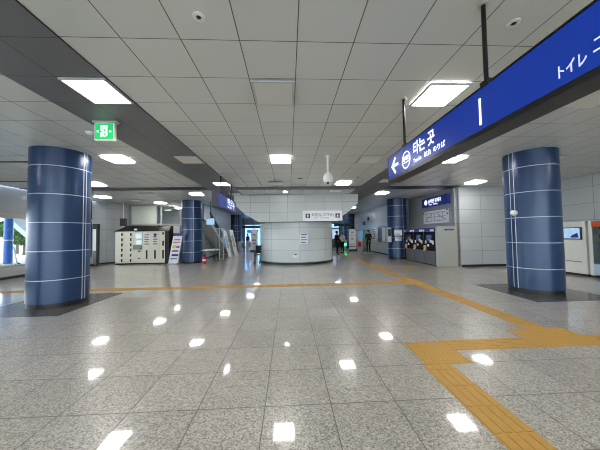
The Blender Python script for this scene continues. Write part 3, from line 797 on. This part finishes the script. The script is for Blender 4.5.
# white banners far
def far_banner(label, x, y, wd, h, rows):
    t = thing('banner_stand', label, 'banner', (x, y, 0))
    part('panel', MB().rbox(x-wd/2, x+wd/2, y-.04, y+.04, .16, h, .02), PAPER, t)
    part('base', MB().rbox(x-wd/2-.05, x+wd/2+.05, y-.25, y+.25, 0, .15, .03), DARKM, t)
    for z0, z1, a, b_, m in rows:
        part('printing', MB().box(x-wd/2+wd*a, x-wd/2+wd*b_, y-.046, y-.04, z0*h, z1*h), m, t)
far_banner('tall white banner standing just left of the drum', -3.2, 23.4, .64, 2.0, [(.75, .82, .3, .7, INKM), (.5, .56, .2, .8, INKM), (.35, .4, .3, .7, INKB)])
far_banner('tall white banner with grey bands standing right of the drum', 5.62, 21.9, .62, 1.95, [(.8, .88, .3, .7, LGREY), (.68, .695, .05, .95, INK), (.52, .6, .25, .75, LGREY), (.3, .33, .05, .95, LGREY), (.2, .23, .05, .95, INK)])
# far gantry signs
def gantry(label, x0, x1, y, z):
    t = thing('overhead_sign', label, 'sign', ((x0+x1)/2, y, z))
    part('bar', MB().box(x0, x1, y, y+.2, z, z+.28), BLACK, t)
    for q in (x0+.2, x1-.2): part('rod', MB().tube((q, y+.1, z+.28), (q, y+.1, CEIL-.001), .03, .03, 6), DARKM, t)
    return t
g = gantry('dark overhead bar over the far gates left of the drum', -4.9, -2.6, 26.5, 2.25)
g = gantry('dark overhead bar over the far gates right of the drum', 4.45, 6.0, 24.2, 2.25)
t = thing('overhead_screen', 'small blue lit screen below the dark overhead bar left of the drum', 'screen', (-3.9, 27, 1.75))
part('case', MB().rbox(-4.5, -3.3, 27.4, 27.52, 1.78, 2.12, .02), DARKM, t)
part('display', MB().box(-4.45, -3.35, 27.39, 27.4, 1.82, 2.08), SCREENB, t)
part('hanger', MB().tube((-3.9, 27.46, 2.12), (-3.9, 27.46, CEIL-.001), .03, .03, 6), DARKM, t)
t = thing('gate_booth', 'dark framed booth opening behind the people right of the drum', 'booth', (5.3, 28, 0))
part('frame', MB().box(4.75, 4.9, 28, 28.3, 0, 2.1).box(5.7, 5.85, 28, 28.3, 0, 2.1).box(4.75, 5.85, 28, 28.3, 2.1, 2.25), BLACK, t)
part('screen', MB().box(4.9, 5.7, 28.14, 28.16, 1.0, 2.1), SCREENW, t)
part('lower_panel', MB().box(4.9, 5.7, 28.1, 28.2, 0, 1.0), DARKM, t)

# ---------------------------------------------------------------- right wall fittings
WX = 6.95
def wallx(name, label, cat, y0, y1, z0, z1, m, ink=None, rows=0, xw=WX, dep=.03):
    t = thing(name, label, cat, (xw, (y0+y1)/2, z0))
    part('sheet', MB().box(xw-dep, xw, y0, y1, z0, z1), m, t)
    if ink:
        g = MB()
        for k in range(rows):
            z = z1-(z1-z0)*(k+.6)/(rows+.2); g.box(xw-dep-.004, xw-dep, y0+.12*(y1-y0), y1-(.12+.1*(k % 2))*(y1-y0), z-.18*(z1-z0)/rows, z+.18*(z1-z0)/rows)
        part('printing', g, ink, t)
    return t
t = thing('service_window', 'grey framed service window in the wall left of the notice-bearing column', 'window', (WX, 18.2, .85))
part('frame', MB().box(WX-.06, WX-.001, 17.5, 19.1, .85, .93).box(WX-.06, WX-.001, 17.5, 19.1, 1.97, 2.05).box(WX-.06, WX-.001, 17.5, 17.6, .93, 1.97).box(WX-.06, WX-.001, 19.0, 19.1, .93, 1.97), GREYP, t)
part('pane', MB().box(WX-.03, WX-.012, 17.6, 19.0, .93, 1.97), SCREEND, t)
part('blind', MB().box(WX-.036, WX-.03, 17.6, 18.3, .93, 1.97), FROST, t)
wallx('paper_notice', 'white sheet on the wall left of the service window', 'notice', 19.7, 20.5, 1.0, 1.95, PAPER, INK, 5)
wallx('paper_notice', 'white notice high on the wall just left of the notice-bearing column', 'notice', 16.0, 16.7, 1.9, 2.5, PAPER, INK, 3)
for yy, zz, lb in ((21.3, 2.65, 'small dark device on the far right wall, right of the pair'), (22.6, 2.3, 'small dark device on the far right wall, left of the pair')):
    t = thing('wall_device', lb, 'wall device', (WX, yy, zz))
    part('body', MB().rbox(WX-.12, WX-.001, yy-.13, yy+.13, zz, zz+.32, .02), DARKM, t)
    part('lens', MB().tube((WX-.13, yy, zz+.1), (WX-.12, yy, zz+.1), .04, .04, 10), BLACK, t)
# pale teal cabinet
t = thing('display_cabinet', 'pale teal glass-fronted cabinet against the far right wall', 'cabinet', (6.6, 22.4, 0))
part('body', MB().box(6.45, 6.94, 21.3, 23.4, .0, 1.85), GREYP, t)
part('front', MB().box(6.44, 6.45, 21.4, 23.3, .3, 1.8), TEAL, t)
part('end_panel', MB().box(6.5, 6.9, 21.29, 21.3, .3, 1.8), TEAL, t)
t = thing('litter_bin', 'rounded grey bin with a red front beside the dark standing figure', 'bin', (6.0, 20.7, 0))
part('body', MB().lathe(6.0, 20.7, [(.22, .0), (.26, .1), (.28, .7), (.25, .95), (.1, 1.08)], 20), LGREY, t, True)
part('red_front', MB().rbox(5.72, 5.95, 20.36, 20.46, .45, .85, .03), RED, t)

# ---------------------------------------------------------------- ticket machines
def machine():
    t = thing('ticket_machine', 'x', 'ticket machine', (0, 0, 0))
    W = .47
    part('body', MB().box(-W, W, .02, .85, .06, 1.72), GREYP, t)
    part('plinth', MB().box(-W+.02, W-.02, .06, .85, 0, .06), BLACK, t)
    part('lower_door', MB().rbox(-W+.015, W-.015, 0, .03, .08, .66, .006, 1), mat('warm grey enamel', (96, 93, 88), rough=.45), t)
    f_ = part('control_panel', MB().prism([(-.01, .68), (.02, .68), (.02, 1.58), (.0, 1.58)], 'x', -W+.015, W-.015), mat('matt black panel', (20, 19, 20), rough=.7, spec=.2), t)
    part('screen', MB().box(-.2, .22, -.016, -.004, 1.12, 1.42), SCREEND, f_)
    part('ticket_slot', MB().rbox(-.34, -.22, -.03, -.005, 1.02, 1.16, .01, 1), WHITE, f_)
    part('coin_panel', MB().prism([(.05, 1.22), (.38, 1.16), (.40, 1.02), (.3, .98), (.22, 1.06), (.06, 1.08)], 'y', -.02, -.005), WHITE, f_)
    part('card_reader', MB().rbox(-.14, .0, -.03, -.005, .88, .99, .01, 1), PAPER, f_)
    part('tray', MB().rbox(-.43, -.24, -.06, -.005, .72, .93, .02), ORPALE, f_)
    part('tray_label', MB().box(-.42, -.3, -.065, -.06, .68, .74), PAPER, f_)
    h = part('header', MB().prism([(-.05, 1.6), (.85, 1.6), (.85, 1.76), (.02, 1.76)], 'x', -W, W), SIGNN, t)
    part('header_lamp', MB().box(.18, .46, -.056, -.03, 1.6, 1.7), PAPER, h)
    part('header_lamp', MB().box(-.46, -.36, -.056, -.03, 1.6, 1.7), PAPER, h)
    return t
mc = machine()
for i, (y, l) in enumerate(((13.55, 'ticket machine next to the notice-bearing blue column, farthest of three'), (12.57, 'middle one of the three black-fronted ticket machines'), (11.59, 'ticket machine nearest the steel cabinet, closest of three'))):
    o = mc if i == 0 else copy_tree(mc)
    o.location = (6.66, y, 0); o.rotation_euler = (0, 0, -PI/2); o['label'] = l; o['group'] = 'ticket machines along the wall'
t = thing('steel_cabinet', 'tall brushed steel cabinet at the near end of the ticket machine row', 'cabinet', (7.2, 11, 0))
part('body', MB().rbox(6.66, 7.59, 10.93, 11.09, .0, 1.8, .008, 1), STEEL, t)
part('top_cap', MB().box(6.64, 7.595, 10.91, 11.1, 1.8, 1.83), LGREY, t)
part('blue_label', MB().box(7.0, 7.42, 10.915, 10.93, 1.63, 1.70), SIGNN, t)
part('label_print', MB().box(7.05, 7.37, 10.91, 10.915, 1.652, 1.678), INKB, t)
# illuminated sign + route map above machines
t = thing('wall_sign', 'navy blue wall sign with white letters above the ticket machines', 'sign', (7.6, 12.5, 2.9))
part('case', MB().box(7.45, 7.6, 11.35, 13.55, 2.9, 3.36), SIGNN, t)
text('승차권 발매기', .22, (7.446, 12.95, 3.1), XA, UP, LETTER, t, 'lettering', bold=.006, sx=.9)
text('Ticket', .12, (7.446, 12.9, 2.97), XA, UP, LETTER, t, 'small_lettering'); text('Vending', .12, (7.446, 12.5, 2.97), XA, UP, LETTER, t, 'small_lettering')
m_ = MB().tube((7.44, 13.17, 3.15), (7.45, 13.17, 3.15), .14, .14, 16); part('badge', m_, LETTER, t)
t = thing('route_map', 'white route map board with dark lines below the navy wall sign', 'map', (7.6, 12.6, 2.0))
part('board', MB().box(7.56, 7.6, 11.5, 13.65, 2.02, 2.68), MAPF, t)
fx = 7.556
m_ = MB()
for z in (2.15, 2.35, 2.55): bar(m_, 11.65, z, 13.5, z, .02)
for y in (11.9, 12.2, 12.6, 12.9, 13.3): bar(m_, y, 2.12, y, 2.6, .018)
bar(m_, 11.7, 2.2, 12.4, 2.5, .03); bar(m_, 12.8, 2.5, 13.4, 2.2, .03)
part('map_lines', m_, GREYP, t)
m_ = MB()
for (y, z) in ((11.55, 2.64), (11.55, 2.45), (13.6, 2.6)): m_.box(7.55, 7.56, y-.04, y+.04, z-.04, z+.04)
part('corner_tag', m_, INK, t)

# ---------------------------------------------------------------- vending machines at the right
t = thing('vending_machine', 'white machine with a picture screen right of the right blue column', 'vending machine', (10.5, 8.25, 0))
part('body', MB().rbox(9.97, 10.9, 7.96, 9.0, .07, 1.86, .02), WHITE, t)
part('foot', MB().box(10.0, 10.88, 7.98, 8.97, 0, .07), BLACK, t)
part('screen', MB().box(9.955, 9.972, 8.06, 8.88, 1.23, 1.66), SCREEND, t)
sc_ = part('picture', MB().box(9.95, 9.956, 8.12, 8.68, 1.27, 1.63), SCREEN, t)
part('picture_shape', MB().prism([(8.15, 1.3), (8.42, 1.3), (8.36, 1.38), (8.19, 1.47)], 'x', 9.947, 9.951), SIGNN, sc_)
part('red_print', MB().box(9.965, 9.97, 8.1, 8.6, .46, .49), INKO, t)
t = thing('vending_machine', 'glass-fronted machine with an orange top band at the right edge', 'vending machine', (10.5, 7.2, 0))
part('body', MB().box(10.25, 10.9, 6.75, 7.87, .07, 1.86), LGREY, t)
part('side_frame', MB().box(9.95, 10.25, 7.77, 7.87, .07, 1.86).box(9.95, 10.25, 6.75, 6.82, .07, 1.86), WHITE, t)
part('orange_band', MB().box(9.94, 10.25, 6.82, 7.77, 1.66, 1.84), ORANGE, t)
part('interior', MB().box(10.2, 10.248, 6.82, 7.77, .45, 1.66), BLACK, t)
part('glass_door', MB().box(9.96, 9.97, 6.82, 7.77, .45, 1.66), GLASS, t)
part('blue_base', MB().box(9.95, 10.25, 6.82, 7.77, .1, .45), mat('pale blue enamel', (176, 206, 226)), t)
part('foot', MB().box(9.98, 10.88, 6.78, 7.85, 0, .07), BLACK, t)
for k in range(4):
    sh = part('shelf', MB().box(9.99, 10.2, 6.83, 7.76, .62+k*.26, .64+k*.26), LGREY, t)
    g = MB()
    for j in range(7): g.lathe(10.08, 6.95+j*.115, [(.033, .64+k*.26), (.033, .76+k*.26), (.015, .82+k*.26)], 8)
    part('bottles', g, [RED, SIGNB, INKY, WHITE][k], sh, True)

# ---------------------------------------------------------------- people
def skin_mesh(verts, edges, radii, sub=1):
    me = bpy.data.meshes.new('tmp'); me.from_pydata(verts, edges, [])
    o = bpy.data.objects.new('tmp', me); COL.objects.link(o)
    sk = o.modifiers.new('s', 'SKIN'); sk.use_smooth_shade = True
    for i, r in enumerate(radii):
        d = me.skin_vertices[0].data[i]; d.radius = r if isinstance(r, tuple) else (r, r); d.use_root = (i == 0)
    su = o.modifiers.new('u', 'SUBSURF'); su.levels = sub; su.render_levels = sub
    dg = bpy.context.evaluated_depsgraph_get(); dg.update()
    res = bpy.data.meshes.new_from_object(o.evaluated_get(dg))
    mb = MB(); mb.v = [tuple(v.co) for v in res.vertices]; mb.f = [tuple(p.vertices) for p in res.polygons]
    bpy.data.objects.remove(o)
    return mb
def person(name, label, cat, x, y, rz, H, top, legs, bag=None, bend=.6, step=.0, base=None, hairlong=False):
    s = H/1.72
    root = thing(name, label, cat, (0, 0, 0))
    hip = .92; J = {}
    J['pelvis'] = (0, 0, .95); J['waist'] = (0, 0, 1.10); J['chest'] = (0, .0, 1.30); J['collar'] = (0, .01, 1.43); J['neck'] = (0, -.005, 1.50)
    J['jaw'] = (0, -.02, 1.57); J['skull'] = (0, -.005, 1.64); J['crown'] = (0, 0, 1.70)
    for sd, q in (('l', 1), ('r', -1)):
        st_ = step*q
        J['hip'+sd] = (.09*q, 0, .90); J['knee'+sd] = (.095*q, -.02-st_*.5, .50); J['ankle'+sd] = (.095*q, .03-st_, .09); J['toe'+sd] = (.105*q, -.14-st_, .035)
        J['sho'+sd] = (.17*q, .01, 1.41); J['elb'+sd] = (.22*q, .03, 1.13)
        hx = .14*q; J['wri'+sd] = (hx, .03-.22*math.sin(bend), 1.13-.24*math.cos(bend)+.1*bend*bend); 
        w_ = Vector(J['wri'+sd]); e_ = Vector(J['elb'+sd]); dd = (w_-e_).normalized(); J['palm'+sd] = tuple(w_+dd*.075)
    R_ = dict(pelvis=(.13, .10), waist=(.125, .09), chest=(.145, .10), collar=(.085, .07), neck=.05, jaw=(.062, .075), skull=(.078, .092), crown=(.05, .06))
    for sd in 'lr':
        R_['hip'+sd] = .088; R_['knee'+sd] = .055; R_['ankle'+sd] = .038; R_['toe'+sd] = .035; R_['sho'+sd] = .055; R_['elb'+sd] = .042; R_['wri'+sd] = .027; R_['palm'+sd] = (.03, .02)
    E_ = [('pelvis', 'waist'), ('waist', 'chest'), ('chest', 'collar'), ('collar', 'neck'), ('neck', 'jaw'), ('jaw', 'skull'), ('skull', 'crown')]
    for sd in 'lr': E_ += [('pelvis', 'hip'+sd), ('hip'+sd, 'knee'+sd), ('knee'+sd, 'ankle'+sd), ('ankle'+sd, 'toe'+sd), ('collar', 'sho'+sd), ('sho'+sd, 'elb'+sd), ('elb'+sd, 'wri'+sd), ('wri'+sd, 'palm'+sd)]
    def sk(names, edges, grow=0):
        idx = {n_: i for i, n_ in enumerate(names)}
        rr = []
        for n_ in names:
            r = R_[n_]; rr.append(tuple(v+grow for v in r) if isinstance(r, tuple) else r+grow)
        return skin_mesh([J[n_] for n_ in names], [(idx[a], idx[b]) for a, b in edges], rr)
    names = list(J)
    body = sk(names, E_)
    for sd, q in (('l', 1), ('r', -1)):
        p_ = Vector(J['palm'+sd]); d = (p_-Vector(J['wri'+sd])).normalized(); side = Vector((1, 0, 0)); dn = d.cross(side).normalized()
        for k, L in enumerate((.07, .08, .075, .06)):
            b0 = p_+side*(-.024+.016*k)*q-d*.01; b1 = b0+d*L*.55; b2 = b1+(d-dn*.6*(1 if dn.z > 0 else -1)).normalized()*L*.5
            body.tube(b0, b1, .009, .008, 6); body.tube(b1, b2, .008, .006, 6)
        b0 = p_-side*.028*q-d*.045; b1 = b0-side*.03*q+d*.03; body.tube(b0, b1, .011, .009, 6); body.tube(b1, b1+d*.03, .009, .007, 6)
    body.ball((0, -.105, 1.60), .014, .8, 1.2, 1.2, 8, 6)
    for q in (1, -1): body.ball((.083*q, 0, 1.61), .022, .5, .8, 1.3, 8, 6)
    sc_m = Matrix.Scale(s, 4)
    objs = []
    def add(nm, mb, m, smooth=True):
        o = part(nm, mb.xf(sc_m), m, root, smooth); objs.append(o); return o
    add('body', body, SKIN)
    for q in (1, -1): add('eye', MB().ball((.03*q, -.09, 1.625), .011, 1, .6, .7, 8, 6), BLACK)
    add('mouth', MB().box(-.022, .022, -.1, -.085, 1.553, 1.561), CLOTHR, False)
    ja = ['chest', 'waist', 'pelvis', 'collar', 'shol', 'elbl', 'wril', 'shor', 'elbr', 'wrir', 'hipl', 'hipr']
    je = [('chest', 'waist'), ('waist', 'pelvis'), ('chest', 'collar'), ('collar', 'shol'), ('shol', 'elbl'), ('elbl', 'wril'), ('collar', 'shor'), ('shor', 'elbr'), ('elbr', 'wrir'), ('pelvis', 'hipl'), ('pelvis', 'hipr')]
    add('jacket', sk(ja, je, .014), top)
    tr = ['pelvis', 'hipl', 'kneel', 'anklel', 'hipr', 'kneer', 'ankler']
    add('trousers', sk(tr, [('pelvis', 'hipl'), ('hipl', 'kneel'), ('kneel', 'anklel'), ('pelvis', 'hipr'), ('hipr', 'kneer'), ('kneer', 'ankler')], .012), legs)
    for sd in 'lr':
        a = J['toe'+sd]; add('shoe', MB().ball((a[0], a[1]+.08, .045), .075, .62, 1.75, .6), BLACK)
    hr = MB().ball((0, .022, 1.675), .105, .92, 1.02, .95)
    if hairlong: hr.ball((0, .06, 1.56), .095, .9, .6, 1.4)
    add('hair', hr, HAIR)
    if bag: add('bag', MB().rbox(.2, .32, -.08, .12, .75, 1.02, .03), bag)
    if base: add('base_disc', MB().lathe(0, 0, [(.36, 0), (.36, .03)], 28), base)
    root.location = (x, y, .03 if False else 0); root.rotation_euler = (0, 0, rz); ROOT[root.name] = Vector((x, y, 0))
    return root
person('person', 'person in dark clothes standing right beside the drum, facing the gates', 'person', 3.62, 18.6, math.radians(115), 1.72, CLOTHB, CLOTHB, step=.08)
person('person', 'person in a pale top and dark trousers holding something, behind the one in black', 'person', 4.3, 19.9, math.radians(-60), 1.62, CLOTHW, CLOTHB, bend=1.4, hairlong=True)
person('person', 'distant person in a maroon top at the far gates left of the drum', 'person', -4.25, 26.3, math.radians(150), 1.66, CLOTHR, CLOTHN, step=.12)
fg = person('display_figure', 'dark life-size standing figure on a round white base by the teal cabinet', 'figure', 6.25, 19.4, math.radians(-35), 1.78, CLOTHB, CLOTHB, base=WHITE)
# rolled hand-held paper of the pale person
solo('folder', MB().rbox(4.06, 4.26, 19.52, 19.55, 1.08, 1.32, .008), PAPER, 'small white sheet held by the person in the pale top', 'folder', (4.16, 19.53, 1.08))

# wheelchair beside the drum
x, y = -1.66, 13.6
t = thing('wheelchair', 'black folded wheelchair parked against the left side of the drum', 'wheelchair', (x, y, 0))
for q in (-.17, .17):
    wv = part('wheel', MB().ring((x+q-.015, y, .31), (1, 0, 0), .275, .31, .03, 28), BLACK, t)
    g = MB()
    for k in range(8):
        a = PI*k/4; g.tube((x+q, y, .31), (x+q, y+.28*math.cos(a), .31+.28*math.sin(a)), .005, .005, 5)
    part('spokes', g, STEEL, wv)
    part('caster', MB().ring((x+q*.8-.012, y-.45, .09), (1, 0, 0), .05, .09, .024, 16), BLACK, t)
    part('frame', MB().path([(x+q*.85, y-.45, .1), (x+q*.85, y-.4, .5), (x+q*.85, y+.2, .52), (x+q*.85, y+.26, .98), (x+q*.85, y+.4, 1.02)], .016).path([(x+q*.85, y-.38, .72), (x+q*.85, y+.22, .74)], .014).path([(x+q*.85, y, .31), (x+q*.85, y, .52)], .014), DARKM, t)
    part('footrest', MB().box(x+q*.8-.06, x+q*.8+.06, y-.62, y-.48, .12, .14).tube((x+q*.8, y-.5, .13), (x+q*.85, y-.42, .45), .012, .012, 6), BLACK, t)
part('seat', MB().box(x-.14, x+.14, y-.38, y+.2, .48, .52), CLOTHB, t)
part('backrest', MB().box(x-.14, x+.14, y+.21, y+.25, .55, .98), CLOTHB, t)

# ---------------------------------------------------------------- outdoors at the left
struct('ground_outside', MB().box(-60, -11.26, -30, 60, -.25, 0), PAVE)
struct('canopy_outside', MB().box(-20.5, -11.26, -12, 24, CEIL, CEIL+.35), SOFF)
for yy, xx, lb in ((14.3, -15.2, 'bright blue outdoor column seen through the glazed front at far left'), (3.0, -15.6, 'bright blue outdoor column out of sight behind the left blue column')):
    if yy < 5: continue
    t = thing('outdoor_column', lb, 'column', (xx, yy, 0))
    part('shaft', MB().lathe(xx, yy, [(.18, 0), (.18, CEIL)], 28), OUTB, t, True)
    part('ring', MB().ring((xx, yy, 1.42), (0, 0, 1), 0.17, .192, .07, 28), WHITE, t, True)
    part('collar', MB().lathe(xx, yy, [(.21, 0), (.21, .1)], 28), OUTB, t, True)
def tree(x, y, h, r, label, seed):
    random.seed(seed)
    t = thing('tree', label, 'tree', (x, y, 0))
    part('trunk', MB().tube((x, y, 0), (x, y, h*.55), .14, .07, 10), BARK, t)
    g = MB()
    for k in range(1500):
        a = random.uniform(0, 2*PI); ph = math.acos(random.uniform(-1, 1)); q = r*random.uniform(.55, 1)**.5
        c = Vector((x+q*math.sin(ph)*math.cos(a), y+q*math.sin(ph)*math.sin(a), h*.62+q*.85*math.cos(ph)))
        u = Vector((random.uniform(-1, 1), random.uniform(-1, 1), random.uniform(-1, 1))).normalized(); v_ = u.cross(Vector((.3, .5, .8))).normalized()
        s_ = .2
        g.quad([c-u*s_, c+v_*s_*.5, c+u*s_, c-v_*s_*.5])
    part('foliage', g, GREENINK, t)
tree(-24.3, 24.2, 3.0, 1.15, 'left of two green trees outside, just right of the bright blue outdoor column', 1)
tree(-27.2, 26.4, 3.9, 1.4, 'right of two green trees outside, partly hidden by the left blue column', 2)
# kick scooter
x, y = -14.95, 13.9
t = thing('kick_scooter', 'white electric kick scooter parked outside the glazed front', 'scooter', (x, y, 0))
dv = Vector((.85, .52, 0)); P = lambda a, z: (x+dv.x*a, y+dv.y*a, z)
nrm = Vector((-dv.y, dv.x, 0))
for a in (-.48, .5): part('wheel', MB().ring(Vector(P(a, .12))-nrm*.02, nrm, .06, .12, .04, 20), BLACK, t)
part('deck', MB().tube(P(-.42, .16), P(.36, .16), .06, .06, 8), WHITE, t)
part('steering_column', MB().tube(P(.48, .1), P(.32, 1.1), .035, .03, 10), WHITE, t)
part('handlebar', MB().tube(Vector(P(.32, 1.1))-nrm*.25, Vector(P(.32, 1.1))+nrm*.25, .02, .02, 8), BLACK, t)
part('fender', MB().rbox(x+dv.x*-.55-.1, x+dv.x*-.55+.1, y+dv.y*-.55-.1, y+dv.y*-.55+.1, .12, .26, .03), WHITE, t)
struct('wall_outside', MB().box(-40, -39.5, -10, 50, 0, 1.0), PAVE)
struct('stair_outside', MB().prism([(17.9, 3.59), (19.08, 2.74), (20.15, 1.8), (22, .2), (23.5, 0), (23.5, 3.59)], 'x', -20.4, -19.9), SOFF)
